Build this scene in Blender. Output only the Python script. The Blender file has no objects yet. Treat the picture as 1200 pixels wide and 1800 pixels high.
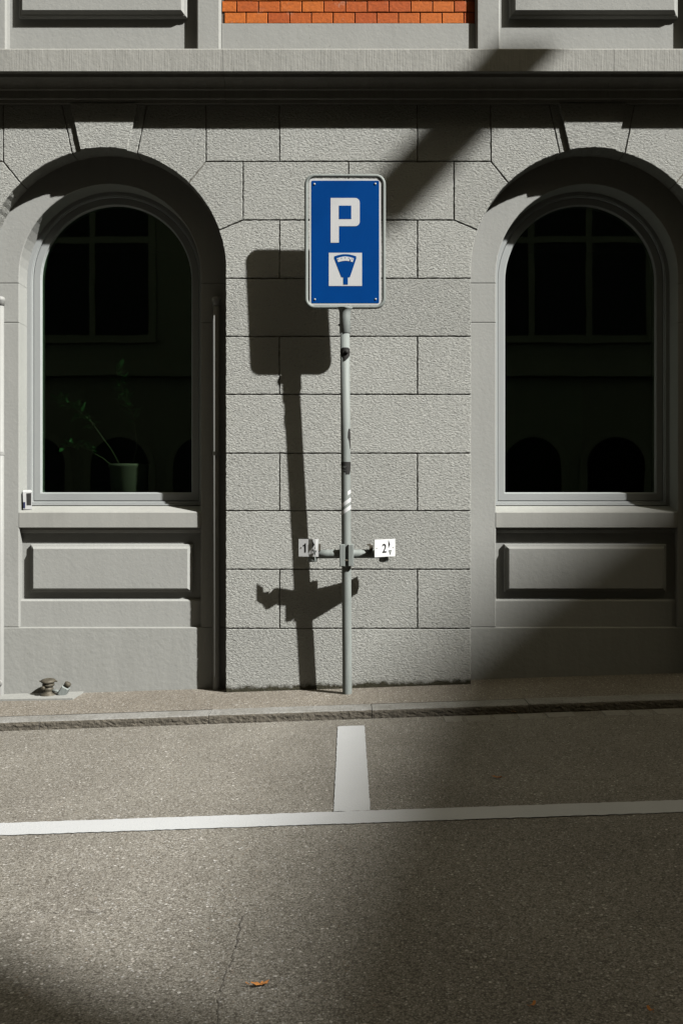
import bpy, math, random
from mathutils import Vector, Matrix
random.seed(7)

# ------------------------------------------------------------------ camera, world, sun, exposure
sc = bpy.context.scene
COL = sc.collection
DIST, EYE, F = 6.46, 1.307, 1700.0        # camera to wall face, eye height, focal length in photo pixels
VX, VY = 612.0, 866.0                     # principal point in the photo (1200 x 1800)
SLOPE = 0.034                             # the street climbs to the right
ROADZ = -0.045
SUN = Vector((-1.5, 1.0, -1.6)).normalized()   # direction the sunlight travels

cam = bpy.data.cameras.new('camera')
cam.sensor_fit = 'VERTICAL'; cam.sensor_height = 36.0; cam.sensor_width = 24.0
cam.lens = 36.0 * F / 1800.0
cam.shift_x = -(VX - 600) / 1800.0
cam.shift_y = -(900 - VY) / 1800.0
cam.clip_start = 0.05; cam.clip_end = 1000
camo = bpy.data.objects.new('camera', cam); COL.objects.link(camo)
camo.location = (0, -DIST, EYE); camo.rotation_euler = (math.radians(90), 0, 0)
sc.camera = camo

world = bpy.data.worlds.new('World'); sc.world = world; world.use_nodes = True
wn = world.node_tree.nodes; wl = world.node_tree.links
bg = wn['Background']
sky = wn.new('ShaderNodeTexSky'); sky.sky_type = 'NISHITA'; sky.sun_disc = False
sky.sun_elevation = math.asin(-SUN.z); sky.sun_rotation = math.atan2(-SUN.x, -SUN.y)
sky.dust_density = 3.0; sky.air_density = 1.0; sky.ozone_density = 0.6
hs = wn.new('ShaderNodeHueSaturation'); hs.inputs['Saturation'].default_value = 0.0
warm = wn.new('ShaderNodeMix'); warm.data_type = 'RGBA'; warm.blend_type = 'MULTIPLY'; warm.inputs[0].default_value = 1.0
warm.inputs[7].default_value = (1.0, 0.88, 0.62, 1)      # warm tint over the whole sky, to turn the shade brownish
wl.new(sky.outputs[0], hs.inputs['Color']); wl.new(hs.outputs[0], warm.inputs[6]); wl.new(warm.outputs[2], bg.inputs[0])
bg.inputs[1].default_value = 0.05

sl = bpy.data.lights.new('sun', 'SUN'); sl.energy = 5.0; sl.angle = math.radians(0.9); sl.color = (1.0, 0.99, 0.965)
so = bpy.data.objects.new('sun', sl); COL.objects.link(so)
so.rotation_euler = SUN.to_track_quat('-Z', 'Y').to_euler(); so.location = (15, -10, 20)

sc.view_settings.view_transform = 'Standard'; sc.view_settings.look = 'None'
sc.view_settings.gamma = 1.0; sc.view_settings.exposure = 1.88
sc.view_settings.use_curve_mapping = False
sc.cycles.diffuse_bounces = 2
sc.render.resolution_x = 682; sc.render.resolution_y = 1024

# ------------------------------------------------------------------ pixel helpers (photo pixel -> point on a known surface)
def at(px, py, y=0.0):
    k = (DIST + y) / F
    return ((px - VX) * k, y, EYE - (py - VY) * k)
def ground(px, py, z0=ROADZ):
    u = (px - VX) / F; v = (py - VY) / F
    t = (EYE - z0) / (v + SLOPE * u)
    return (t * u, -DIST + t, EYE - t * v)
S = DIST / F

# ------------------------------------------------------------------ materials
def mat(name):
    m = bpy.data.materials.new(name); m.use_nodes = True
    nt = m.node_tree; return m, nt, nt.nodes, nt.links, nt.nodes['Principled BSDF']
def coords(n, l, kind='Object'):
    if kind == 'world':
        g = n.new('ShaderNodeNewGeometry'); return g.outputs['Position']
    t = n.new('ShaderNodeTexCoord'); return t.outputs[kind]
def noise(n, l, vec, scale, detail=3, rough=0.55, dist=0.0):
    t = n.new('ShaderNodeTexNoise'); t.inputs['Scale'].default_value = scale
    t.inputs['Detail'].default_value = detail; t.inputs['Roughness'].default_value = rough
    t.inputs['Distortion'].default_value = dist
    l.new(vec, t.inputs['Vector']); return t
def ramp(n, l, src, stops):
    r = n.new('ShaderNodeValToRGB'); e = r.color_ramp.elements
    while len(e) < len(stops): e.new(0.5)
    for el, (p, c) in zip(e, stops):
        el.position = p; el.color = (*c, 1) if len(c) == 3 else c
    l.new(src, r.inputs[0]); return r
def mixc(n, l, fac, a, b, mode='MIX'):
    m = n.new('ShaderNodeMix'); m.data_type = 'RGBA'; m.blend_type = mode
    for i, v in ((0, fac), (6, a), (7, b)):
        if hasattr(v, 'is_linked'): l.new(v, m.inputs[i])
        elif isinstance(v, (int, float)): m.inputs[i].default_value = v
        else: m.inputs[i].default_value = (*v, 1)
    return m.outputs[2]
def mth(n, l, op, a, b=None, clamp=False):
    m = n.new('ShaderNodeMath'); m.operation = op; m.use_clamp = clamp
    for i, v in ((0, a), (1, b)):
        if v is None: continue
        if hasattr(v, 'is_linked'): l.new(v, m.inputs[i])
        else: m.inputs[i].default_value = v
    return m.outputs[0]
def bump(n, l, p, height, dist, strength=1.0, prev=None):
    b = n.new('ShaderNodeBump'); b.inputs['Distance'].default_value = dist; b.inputs['Strength'].default_value = strength
    l.new(height, b.inputs['Height'])
    if prev: l.new(prev, b.inputs['Normal'])
    l.new(b.outputs[0], p.inputs['Normal']); return b.outputs[0]

WALL = (0.595, 0.598, 0.552)
def stucco():
    m, nt, n, l, p = mat('rough_stucco')
    w = coords(n, l, 'world')
    info = n.new('ShaderNodeObjectInfo')
    big = noise(n, l, w, 1.6, 4)
    c = mixc(n, l, big.outputs[0], tuple(v * 0.93 for v in WALL), tuple(v * 1.05 for v in WALL))
    tone = mth(n, l, 'MULTIPLY_ADD', info.outputs['Random'], 0.15); n[tone.node.name].inputs[2].default_value = 0.915
    c = mixc(n, l, 1.0, c, tone, 'MULTIPLY')
    # shade in the pits, painted into the colour
    mp = n.new('ShaderNodeMapping'); mp.inputs['Rotation'].default_value = (0, 0.6, 0); mp.inputs['Scale'].default_value = (0.75, 1, 1.35)
    l.new(w, mp.inputs[0])
    g = noise(n, l, mp.outputs[0], 72, 6, 0.70, 0.5)
    pit = ramp(n, l, g.outputs[0], [(0.28, (0.5, 0.48, 0.45)), (0.42, (1, 1, 1))])
    c = mixc(n, l, 1.0, c, pit.outputs[0], 'MULTIPLY')
    # moss and splash dirt at the foot, ragged outline
    sx = n.new('ShaderNodeSeparateXYZ'); l.new(w, sx.inputs[0])
    h = mth(n, l, 'SUBTRACT', sx.outputs[2], mth(n, l, 'MULTIPLY', sx.outputs[0], SLOPE))
    ns = noise(n, l, w, 14, 5, 0.7)
    hh = mth(n, l, 'SUBTRACT', mth(n, l, 'MULTIPLY', ns.outputs[0], 0.09), h)
    fac = mth(n, l, 'MULTIPLY', hh, 38, True)
    c = mixc(n, l, fac, c, (0.075, 0.07, 0.045))
    l.new(c, p.inputs['Base Color']); p.inputs['Roughness'].default_value = 0.92
    p.inputs['Specular IOR Level'].default_value = 0.25
    hgt = ramp(n, l, g.outputs[0], [(0.25, (0, 0, 0)), (0.52, (0.75, 0.75, 0.75)), (0.75, (1, 1, 1))])
    b1 = bump(n, l, p, hgt.outputs[0], 0.0145, 0.9)
    g2 = noise(n, l, w, 9, 2)
    bump(n, l, p, g2.outputs[0], 0.012, 0.3, b1)
    return m
def plaster(name, col, bscale=35, bd=0.004, tool=0.0, streak=0.05):
    m, nt, n, l, p = mat(name)
    w = coords(n, l, 'world')
    big = noise(n, l, w, 2.3, 5, 0.6)
    c = mixc(n, l, big.outputs[0], tuple(v * 0.92 for v in col), tuple(v * 1.07 for v in col))
    mp = n.new('ShaderNodeMapping'); mp.inputs['Scale'].default_value = (9, 9, 0.8); l.new(w, mp.inputs[0])
    st = noise(n, l, mp.outputs[0], 2.0, 4, 0.6)
    sr = ramp(n, l, st.outputs[0], [(0.3, (1 - 2.2 * streak,) * 3), (0.6, (1, 1, 1))])
    c = mixc(n, l, 1.0, c, sr.outputs[0], 'MULTIPLY')
    sp = noise(n, l, w, 55, 2)
    sr2 = ramp(n, l, sp.outputs[0], [(0.22, (0.7, 0.68, 0.64)), (0.30, (1, 1, 1))])
    c = mixc(n, l, 1.0, c, sr2.outputs[0], 'MULTIPLY')
    l.new(c, p.inputs['Base Color']); p.inputs['Roughness'].default_value = 0.85
    p.inputs['Specular IOR Level'].default_value = 0.3
    g = noise(n, l, w, bscale, 5, 0.6)
    pr = bump(n, l, p, g.outputs[0], bd, 0.7)
    if tool:
        mp2 = n.new('ShaderNodeMapping'); mp2.inputs['Scale'].default_value = (1, 1, 0.06); l.new(w, mp2.inputs[0])
        g2 = noise(n, l, mp2.outputs[0], 85, 2, 0.5)
        bump(n, l, p, g2.outputs[0], tool, 0.8, pr)
    return m
def asphalt(name, dark, mid, light, scale=95, pale=0.10, tint=None):
    m, nt, n, l, p = mat(name)
    w = coords(n, l, 'world')
    wob = noise(n, l, w, 60, 2)
    wm = mixc(n, l, 0.006, w, wob.outputs['Color'], 'ADD')
    v = n.new('ShaderNodeTexVoronoi'); v.inputs['Scale'].default_value = scale; l.new(wm, v.inputs['Vector'])
    v.inputs['Randomness'].default_value = 1.0
    sep = n.new('ShaderNodeSeparateColor'); l.new(v.outputs['Color'], sep.inputs[0])
    tone = ramp(n, l, sep.outputs[0], [(0.0, dark), (0.45, mid), (0.86, mid), (1 - pale * 0.5, light), (1.0, tuple(min(.6, x * 1.5) for x in light))])
    chip = ramp(n, l, v.outputs['Distance'], [(0.28, (1.05, 1.05, 1.04)), (0.85, (0.55, 0.53, 0.49))])
    c = mixc(n, l, 1.0, tone.outputs[0], chip.outputs[0], 'MULTIPLY')
    v2 = n.new('ShaderNodeTexVoronoi'); v2.inputs['Scale'].default_value = scale * 0.42; l.new(wm, v2.inputs['Vector'])
    sep2 = n.new('ShaderNodeSeparateColor'); l.new(v2.outputs['Color'], sep2.inputs[0])
    big = mth(n, l, 'MULTIPLY', mth(n, l, 'GREATER_THAN', sep2.outputs[1], 0.90), mth(n, l, 'LESS_THAN', v2.outputs['Distance'], 0.34))
    bigc = ramp(n, l, sep2.outputs[2], [(0, (0.22, 0.17, 0.12)), (0.5, (0.50, 0.47, 0.42)), (1, (0.85, 0.83, 0.78))])
    c = mixc(n, l, mth(n, l, 'MULTIPLY', big, 0.9), c, bigc.outputs[0])
    fn = noise(n, l, w, 210, 3, 0.7)
    c = mixc(n, l, 1.0, c, ramp(n, l, fn.outputs[0], [(0.32, (0.62, 0.60, 0.57)), (0.62, (1.12, 1.12, 1.12))]).outputs[0], 'MULTIPLY')
    pat = noise(n, l, w, 1.3, 5, 0.6)
    pr = ramp(n, l, pat.outputs[0], [(0.3, (0.86, 0.85, 0.84)), (0.7, (1.12, 1.12, 1.12))])
    c = mixc(n, l, 1.0, c, pr.outputs[0], 'MULTIPLY')
    l.new(c, p.inputs['Base Color']); p.inputs['Roughness'].default_value = 0.8
    p.inputs['Specular IOR Level'].default_value = 0.35
    h = mth(n, l, 'SUBTRACT', 1.0, v.outputs['Distance'])
    b = bump(n, l, p, h, 0.004, 0.35)
    g = noise(n, l, w, 300, 2); bump(n, l, p, g.outputs[0], 0.002, 0.5, b)
    return m
def simple(name, col, rough=0.5, metal=0.0, var=0.1, scale=20, bd=0.0, spec=0.5):
    m, nt, n, l, p = mat(name)
    o = coords(n, l, 'world')
    t = noise(n, l, o, scale, 4, 0.6)
    c = mixc(n, l, t.outputs[0], tuple(v * (1 - var) for v in col), tuple(min(1, v * (1 + var)) for v in col))
    l.new(c, p.inputs['Base Color']); p.inputs['Roughness'].default_value = rough; p.inputs['Metallic'].default_value = metal
    p.inputs['Specular IOR Level'].default_value = spec
    if bd: bump(n, l, p, t.outputs[0], bd, 0.6)
    return m
def brickmat():
    m, nt, n, l, p = mat('orange_brick')
    info = n.new('ShaderNodeObjectInfo'); w = coords(n, l, 'world')
    r = ramp(n, l, info.outputs['Random'], [(0, (0.52, 0.10, 0.012)), (0.5, (0.62, 0.145, 0.015)), (1, (0.70, 0.185, 0.02))])
    t = noise(n, l, w, 45, 5, 0.65)
    c = mixc(n, l, 1.0, r.outputs[0], ramp(n, l, t.outputs[0], [(0.3, (0.75, 0.72, 0.7)), (0.7, (1.12, 1.1, 1.1))]).outputs[0], 'MULTIPLY')
    e = noise(n, l, w, 11, 5, 0.75)
    ef = ramp(n, l, e.outputs[0], [(0.58, (0, 0, 0)), (0.72, (0.45, 0.45, 0.45))])
    c = mixc(n, l, ef.outputs[0], c, (0.62, 0.42, 0.3))
    l.new(c, p.inputs['Base Color']); p.inputs['Roughness'].default_value = 0.8
    bump(n, l, p, t.outputs[0], 0.004, 0.7); return m
def glassmat():
    m, nt, n, l, p = mat('window_glass'); n.remove(p)
    out = n['Material Output']
    tr = n.new('ShaderNodeBsdfTransparent'); tr.inputs[0].default_value = (0.50, 0.58, 0.50, 1)
    gl = n.new('ShaderNodeBsdfGlossy'); gl.inputs['Roughness'].default_value = 0.004; gl.inputs[0].default_value = (0.78, 1, 0.84, 1)
    lw = n.new('ShaderNodeLayerWeight'); lw.inputs[0].default_value = 0.5
    fac = mth(n, l, 'MULTIPLY_ADD', mth(n, l, 'POWER', lw.outputs['Facing'], 5.0), 0.93); n[fac.node.name].inputs[2].default_value = 0.075
    w = coords(n, l, 'world'); t = noise(n, l, w, 1.6, 2)
    b = n.new('ShaderNodeBump'); b.inputs['Distance'].default_value = 0.003; b.inputs['Strength'].default_value = 0.15
    l.new(t.outputs[0], b.inputs['Height']); l.new(b.outputs[0], gl.inputs['Normal'])
    mx = n.new('ShaderNodeMixShader'); l.new(fac, mx.inputs[0]); l.new(tr.outputs[0], mx.inputs[1]); l.new(gl.outputs[0], mx.inputs[2])
    l.new(mx.outputs[0], out.inputs[0]); return m
def kerbmat():
    m, nt, n, l, p = mat('kerb_granite')
    w = coords(n, l, 'world')
    t = noise(n, l, w, 70, 6, 0.75); t2 = noise(n, l, w, 6, 3)
    r = ramp(n, l, t.outputs[0], [(0.3, (0.16, 0.155, 0.145)), (0.5, (0.31, 0.305, 0.285)), (0.7, (0.44, 0.43, 0.41))])
    c = mixc(n, l, 1.0, r.outputs[0], ramp(n, l, t2.outputs[0], [(0.3, (0.8, 0.78, 0.74)), (0.7, (1.1, 1.1, 1.1))]).outputs[0], 'MULTIPLY')
    l.new(c, p.inputs['Base Color']); p.inputs['Roughness'].default_value = 0.8
    bump(n, l, p, t.outputs[0], 0.004, 0.7); return m
def paintmat():
    m, nt, n, l, p = mat('road_paint')
    w = coords(n, l, 'world')
    t = noise(n, l, w, 55, 5, 0.7); t2 = noise(n, l, w, 3, 3)
    c = mixc(n, l, t2.outputs[0], (0.58, 0.59, 0.59), (0.66, 0.67, 0.67))
    f = ramp(n, l, t.outputs[0], [(0.64, (0, 0, 0)), (0.74, (0.75, 0.75, 0.75))])
    c = mixc(n, l, f.outputs[0], c, (0.25, 0.24, 0.22))
    l.new(c, p.inputs['Base Color']); p.inputs['Roughness'].default_value = 0.6
    g = noise(n, l, w, 160, 3); bump(n, l, p, g.outputs[0], 0.003, 0.6); return m
def galvmat():
    m, nt, n, l, p = mat('galvanised_steel')
    w = coords(n, l, 'world')
    mp = n.new('ShaderNodeMapping'); mp.inputs['Scale'].default_value = (14, 14, 1.2); l.new(w, mp.inputs[0])
    t = noise(n, l, mp.outputs[0], 5, 5, 0.65); t2 = noise(n, l, w, 70, 3)
    c = mixc(n, l, t.outputs[0], (0.20, 0.225, 0.212), (0.40, 0.43, 0.405))
    c = mixc(n, l, ramp(n, l, t2.outputs[0], [(0.66, (0, 0, 0)), (0.72, (0.6, 0.6, 0.6))]).outputs[0], c, (0.22, 0.21, 0.19))
    l.new(c, p.inputs['Base Color']); p.inputs['Roughness'].default_value = 0.68; p.inputs['Metallic'].default_value = 0.15
    bump(n, l, p, t2.outputs[0], 0.001, 0.3); return m

PL = (0.43, 0.432, 0.405)
M = dict(
    stucco=stucco(),
    mortar=simple('mortar', (0.22, 0.20, 0.16), 0.95, var=0.6, scale=40, bd=0.004),
    plaster=plaster('smooth_plaster', PL, 40, 0.0025, streak=0.02),
    plinth=plaster('plinth_plaster', (0.41, 0.412, 0.384), 32, 0.004, streak=0.03),
    cornice=plaster('cornice_stone', (0.425, 0.42, 0.385), 30, 0.004, tool=0.0028, streak=0.05),
    brick=brickmat(),
    brickmortar=simple('brick_mortar', (0.16, 0.12, 0.10), 0.95, var=0.6, scale=60, bd=0.003),
    alu=simple('window_aluminium', (0.52, 0.54, 0.53), 0.45, 0.25, 0.03, 8),
    sillpaint=plaster('sill_paint', (0.435, 0.433, 0.40), 60, 0.001, streak=0.03),
    glass=glassmat(),
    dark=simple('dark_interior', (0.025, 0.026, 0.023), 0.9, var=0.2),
    asphalt=asphalt('asphalt', (0.17, 0.157, 0.135), (0.365, 0.348, 0.312), (0.52, 0.50, 0.455), 165),
    pave=asphalt('pavement_aggregate', (0.17, 0.15, 0.125), (0.36, 0.33, 0.285), (0.54, 0.50, 0.44), 150),
    kerb=kerbmat(),
    kerbface=simple('split_granite', (0.13, 0.115, 0.09), 0.9, var=0.8, scale=48, bd=0.022),
    sett=simple('sett_granite', (0.31, 0.295, 0.26), 0.85, var=0.45, scale=45, bd=0.006),
    paint=paintmat(),
    galv=galvmat(),
    blue=simple('sign_blue', (0.0005, 0.063, 0.29), 0.55, 0.0, 0.08, 9, spec=0.06),
    white=simple('sign_white', (0.74, 0.745, 0.74), 0.45, 0.0, 0.03, 9),
    black=simple('black_print', (0.012, 0.012, 0.012), 0.5, var=0.2),
    residue=simple('black_residue', (0.02, 0.019, 0.017), 0.75, var=0.7, scale=90, bd=0.002),
    pipe=simple('pipe_paint', (0.38, 0.38, 0.36), 0.55, var=0.08, scale=14, bd=0.001),
    leaf=simple('dry_leaf', (0.70, 0.29, 0.075), 0.7, var=0.35, scale=90, bd=0.001),
    butt=simple('cigarette_paper', (0.62, 0.58, 0.5), 0.8),
    rust=simple('weathered_iron', (0.13, 0.115, 0.085), 0.6, 0.35, 0.5, 60, 0.003),
    carton=simple('carton_silver', (0.66, 0.66, 0.65), 0.35, 0.2, 0.05),
    navy=simple('carton_navy', (0.02, 0.025, 0.09), 0.5),
    green=simple('plant_leaf', (0.10, 0.28, 0.11), 0.16, var=0.5, scale=60),
    stem=simple('plant_stem', (0.16, 0.15, 0.10), 0.6),
    pot=simple('ceramic_pot', (0.52, 0.44, 0.42), 0.5),
    reflection_green=simple('reflection_green_board', (0.03, 0.065, 0.038), 0.8),
    crack=simple('crack_tar', (0.15, 0.138, 0.12), 0.95, var=0.3),
    opp=plaster('ochre_render', (0.50, 0.48, 0.38), 12, 0.006),
    opp2=plaster('sand_render', (0.22, 0.185, 0.125), 12, 0.006),
    opptrim=plaster('pale_trim', (0.54, 0.52, 0.42), 12, 0.004),
    oppglass=simple('opposite_pane', (0.02, 0.022, 0.022), 0.1, var=0.2),
    roof=simple('roof_tile_brown', (0.16, 0.08, 0.05), 0.9, var=0.3, scale=3),
    lamp=simple('lamp_housing', (0.30, 0.31, 0.31), 0.45, 0.5),
    lens=simple('lamp_lens', (0.6, 0.6, 0.55), 0.3),
)

# base colours scaled down by one factor, so bounced light lifts the shade less
ALBEDO = 0.33
for mm in M.values():
    nt = mm.node_tree; p = nt.nodes.get('Principled BSDF')
    if not p: continue
    src = p.inputs['Base Color'].links[0].from_socket
    nt.links.new(mixc(nt.nodes, nt.links, 1.0, src, (ALBEDO,) * 3, 'MULTIPLY'), p.inputs['Base Color'])
    p.inputs['Specular IOR Level'].default_value *= ALBEDO

# ------------------------------------------------------------------ mesh helpers
def mesh(name, v, f, m, smooth=False):
    me = bpy.data.meshes.new(name); me.from_pydata([tuple(p) for p in v], [], f); me.update()
    if m: me.materials.append(M[m])
    if smooth:
        for p in me.polygons: p.use_smooth = True
    return me
def link(name, me, parent=None, loc=None):
    o = bpy.data.objects.new(name, me); COL.objects.link(o)
    if parent: o.parent = parent
    if loc: o.location = loc
    return o
def add(name, vf, m, parent=None, smooth=False): return link(name, mesh(name, vf[0], vf[1], m, smooth), parent)
def tag(o, label=None, cat=None, group=None, kind=None):
    if label: o['label'] = label
    if cat: o['category'] = cat
    if group: o['group'] = group
    if kind: o['kind'] = kind
    return o
def empty(name, loc, label, cat, group=None):
    o = link(name, None, None, loc); o.empty_display_size = 0.1
    return tag(o, label, cat, group)
def join(*parts):
    V, Fc = [], []
    for v, f in parts:
        b = len(V); V += list(v); Fc += [tuple(i + b for i in q) for q in f]
    return V, Fc
def xf(vf, mtx): return [mtx @ Vector(p) for p in vf[0]], vf[1]
def box(x0, x1, y0, y1, z0, z1, c=0.0):
    """box with chamfered vertical / horizontal edges toward -Y when c is given"""
    if not c:
        v = [(x, y, z) for y in (y0, y1) for z in (z0, z1) for x in (x0, x1)]
        return v, [(0, 1, 3, 2), (5, 4, 6, 7), (4, 0, 2, 6), (1, 5, 7, 3), (2, 3, 7, 6), (4, 5, 1, 0)]
    return prism([(x0, z0), (x1, z0), (x1, z1), (x0, z1)], y0, y1, c)
def offset(poly, d):
    n = len(poly); out = []
    for i in range(n):
        p0, p1, p2 = Vector(poly[i - 1]), Vector(poly[i]), Vector(poly[(i + 1) % n])
        e1 = (p1 - p0).normalized(); e2 = (p2 - p1).normalized()
        n1 = Vector((-e1.y, e1.x)); n2 = Vector((-e2.y, e2.x)); b = n1 + n2
        if b.length < 1e-6: b = n1
        b.normalize(); k = max(0.5, b.dot(n1)); q = p1 + b * (d / k); out.append((q.x, q.y))
    return out
def prism(poly, y0, y1, c=0.0, steps=None):
    """counter-clockwise XZ polygon extruded along Y; front face (y0) chamfered by c"""
    n = len(poly); rings = []
    if c: rings.append([(x, y0, z) for x, z in offset(poly, c)]); rings.append([(x, y0 + c, z) for x, z in poly])
    else: rings.append([(x, y0, z) for x, z in poly])
    rings.append([(x, y1, z) for x, z in poly])
    V = [p for r in rings for p in r]; Fc = [tuple(range(n))]
    for k in range(len(rings) - 1):
        for i in range(n):
            j = (i + 1) % n; Fc.append((k * n + i, (k + 1) * n + i, (k + 1) * n + j, k * n + j))
    b = (len(rings) - 1) * n; Fc.append(tuple(b + i for i in reversed(range(n))))
    return V, Fc
def xprism(prof, x0, x1):
    """YZ profile extruded along X"""
    n = len(prof); V = [(x0, y, z) for y, z in prof] + [(x1, y, z) for y, z in prof]
    Fc = [tuple(reversed(range(n))), tuple(range(n, 2 * n))]
    Fc += [(i, (i + 1) % n, n + (i + 1) % n, n + i) for i in range(n)]
    return V, Fc
def lathe(prof, n=24, origin=(0, 0, 0), axis=(0, 0, 1)):
    """(radius, height) profile turned about an axis"""
    q = Vector((0, 0, 1)).rotation_difference(Vector(axis)); o = Vector(origin); V = []; Fc = []
    for r, h in prof:
        for i in range(n):
            a = 2 * math.pi * i / n; V.append(o + q @ Vector((r * math.cos(a), r * math.sin(a), h)))
    for k in range(len(prof) - 1):
        for i in range(n):
            j = (i + 1) % n; Fc.append((k * n + i, k * n + j, (k + 1) * n + j, (k + 1) * n + i))
    Fc.append(tuple(reversed(range(n)))); b = (len(prof) - 1) * n; Fc.append(tuple(range(b, b + n)))
    return V, Fc
def tube(path, r, n=12, closed=False):
    P = [Vector(p) for p in path]; N = len(P); V = []; Fc = []
    up = None
    for i, p in enumerate(P):
        t = (P[(i + 1) % N] - P[i - 1]) if closed else (P[min(i + 1, N - 1)] - P[max(i - 1, 0)])
        t.normalize()
        if up is None: up = t.orthogonal().normalized()
        up = (up - t * up.dot(t)).normalized(); s = t.cross(up)
        rr = r[i] if isinstance(r, (list, tuple)) else r
        for k in range(n):
            a = 2 * math.pi * k / n; V.append(p + up * (rr * math.cos(a)) + s * (rr * math.sin(a)))
    for i in range(N if closed else N - 1):
        j = (i + 1) % N
        for k in range(n): k2 = (k + 1) % n; Fc.append((i * n + k, i * n + k2, j * n + k2, j * n + k))
    if not closed: Fc.append(tuple(reversed(range(n)))); Fc.append(tuple(range((N - 1) * n, N * n)))
    return V, Fc
def arch_loop(half, zc, zb, n=40):
    p = [(-half, zb)]
    for i in range(n + 1):
        a = math.pi - math.pi * i / n; p.append((half * math.cos(a), zc + half * math.sin(a)))
    p.append((half, zb)); return p            # clockwise in XZ
def loft_frame(cx, zc, prof, n=40):
    """prof: list of (half width, bottom z, y): nested arched loops joined into a frame section"""
    V = []; Fc = []
    for h, zb, y in prof: V += [(cx + x, y, z) for x, z in arch_loop(h, zc, zb, n)]
    k = n + 3
    for a in range(len(prof) - 1):
        for i in range(k):
            j = (i + 1) % k; Fc.append((a * k + i, a * k + j, (a + 1) * k + j, (a + 1) * k + i))
    return V, Fc
def rough_edge(poly, step=0.016, j=0.0016):
    out = []
    n = len(poly)
    for i in range(n):
        a, b = Vector(poly[i]), Vector(poly[(i + 1) % n]); L = (b - a).length; k = max(1, int(L / step))
        e = (b - a).normalized(); nn = Vector((-e.y, e.x))
        for s in range(k):
            q = a + (b - a) * (s / k) + nn * random.uniform(-j, j); out.append((q.x, q.y))
    return out

# ------------------------------------------------------------------ ground
def sheet(name, x0, x1, y0, y1, z, nx, ny, m, jit=0):
    V = []; Fc = []
    for j in range(ny + 1):
        for i in range(nx + 1):
            x = x0 + (x1 - x0) * i / nx; y = y0 + (y1 - y0) * j / ny
            V.append((x, y, z + SLOPE * x + random.uniform(-jit, jit)))
    for j in range(ny):
        for i in range(nx): a = j * (nx + 1) + i; Fc.append((a, a + 1, a + nx + 2, a + nx + 1))
    return add(name, (V, Fc), m)
KB, KF = -0.510, -0.674
GF = -0.845
tag(sheet('ground', -150, 150, -160, 40, -0.30, 2, 2, 'asphalt'), kind='structure')
road = tag(sheet('road', -60, 60, -11.2, GF + 0.015, ROADZ, 240, 44, 'asphalt', 0.0012), kind='structure')
pav = tag(sheet('pavement', -60, 60, KB + .014, 0.45, 0.0, 200, 4, 'pave', 0.001), kind='structure')
tag(sheet('far_pavement', -60, 60, -13.4, -11.2, 0.06, 40, 2, 'pave'), kind='structure')

kerb = tag(link('kerb', None, None, (0, KF, 0)), kind='structure'); kerb.empty_display_size = 0.1
x = -7.3
while x < 7.5:
    L = random.uniform(0.9, 1.25); x1 = min(x + L, 7.6); nx = max(4, int(L / 0.02)); V = []; Fc = []
    tz = random.uniform(-0.002, 0.002)
    for i in range(nx + 1):
        xx = x + 0.002 + (x1 - x - 0.004) * i / nx; z = SLOPE * xx
        j = lambda a: random.uniform(-a, a)
        prof = [(KB + 0.003, -0.14), (KB + 0.003, 0.001), (KB - 0.02, 0.003), (KF + 0.018, 0.003 + j(.0008)), (KF + 0.007 + j(.0012), -0.001 + j(.001)),
                (KF + .002 + j(.0018), -0.009 + j(.002)), (KF + j(.0022), -0.019 + j(.003)), (KF + j(.0022), -0.030 + j(.003)), (KF - .002 + j(.0022), -0.041 + j(.003)), (KF - .002 + j(.002), -0.054), (KF, -0.14)]
        V += [(xx, yy, z + zz + tz) for yy, zz in prof]
    q = 11
    for i in range(nx):
        for k in range(q - 1): Fc.append((i * q + k, i * q + k + 1, (i + 1) * q + k + 1, (i + 1) * q + k))
    Fc.append(tuple(reversed(range(q)))); Fc.append(tuple(range(nx * q, nx * q + q)))
    o = add('kerb_stone', (V, Fc), 'kerb', kerb); o.location = (0, -KF, 0)
    o.data.materials.append(M['kerbface'])
    for i in range(nx):
        for k in range(4, q - 1): o.data.polygons[i * (q - 1) + k].material_index = 1
    x = x1
gut = tag(sheet('gutter', -7.3, 7.6, GF - 0.01, KF + 0.02, ROADZ - 0.004, 40, 1, 'asphalt'), kind='structure')
x = 0.55
while x < 4.6:
    L = random.uniform(0.12, 0.19)
    c = 0.012; z0 = ROADZ - .001 + random.uniform(-0.006, 0.003)
    y0, y1 = GF + random.uniform(-0.02, 0.03), KF - 0.012
    V = [(x + .004, y0, -.09), (x + L - .004, y0, -.09), (x + L - .004, y1, -.09), (x + .004, y1, -.09)]
    V += [(x + .004 + random.uniform(0, .006), y0, -.01), (x + L - .006, y0 + random.uniform(0, .008), -.01), (x + L - .004, y1, -.01), (x + .004, y1, -.01)]
    V += [(x + c + .004, y0 + c, 0), (x + L - c - .004, y0 + c, 0), (x + L - c - .004, y1 - c, 0), (x + c + .004, y1 - c, 0)]
    V = [(a, b, z0 + cc + SLOPE * a) for a, b, cc in V]
    Fc = [(8, 9, 10, 11)]
    for k in (0, 4):
        for i in range(4): j = (i + 1) % 4; Fc.append((k + i, k + j, k + 4 + j, k + 4 + i))
    add('sett', (V, Fc), 'sett', gut); x += L

def ribbon(pts_a, pts_b, lift):
    n = len(pts_a); V = [(p[0], p[1], p[2] + lift) for p in pts_a] + [(p[0], p[1], p[2] + lift) for p in pts_b]
    return V, [(i, i + 1, n + i + 1, n + i) for i in range(n - 1)]
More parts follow.
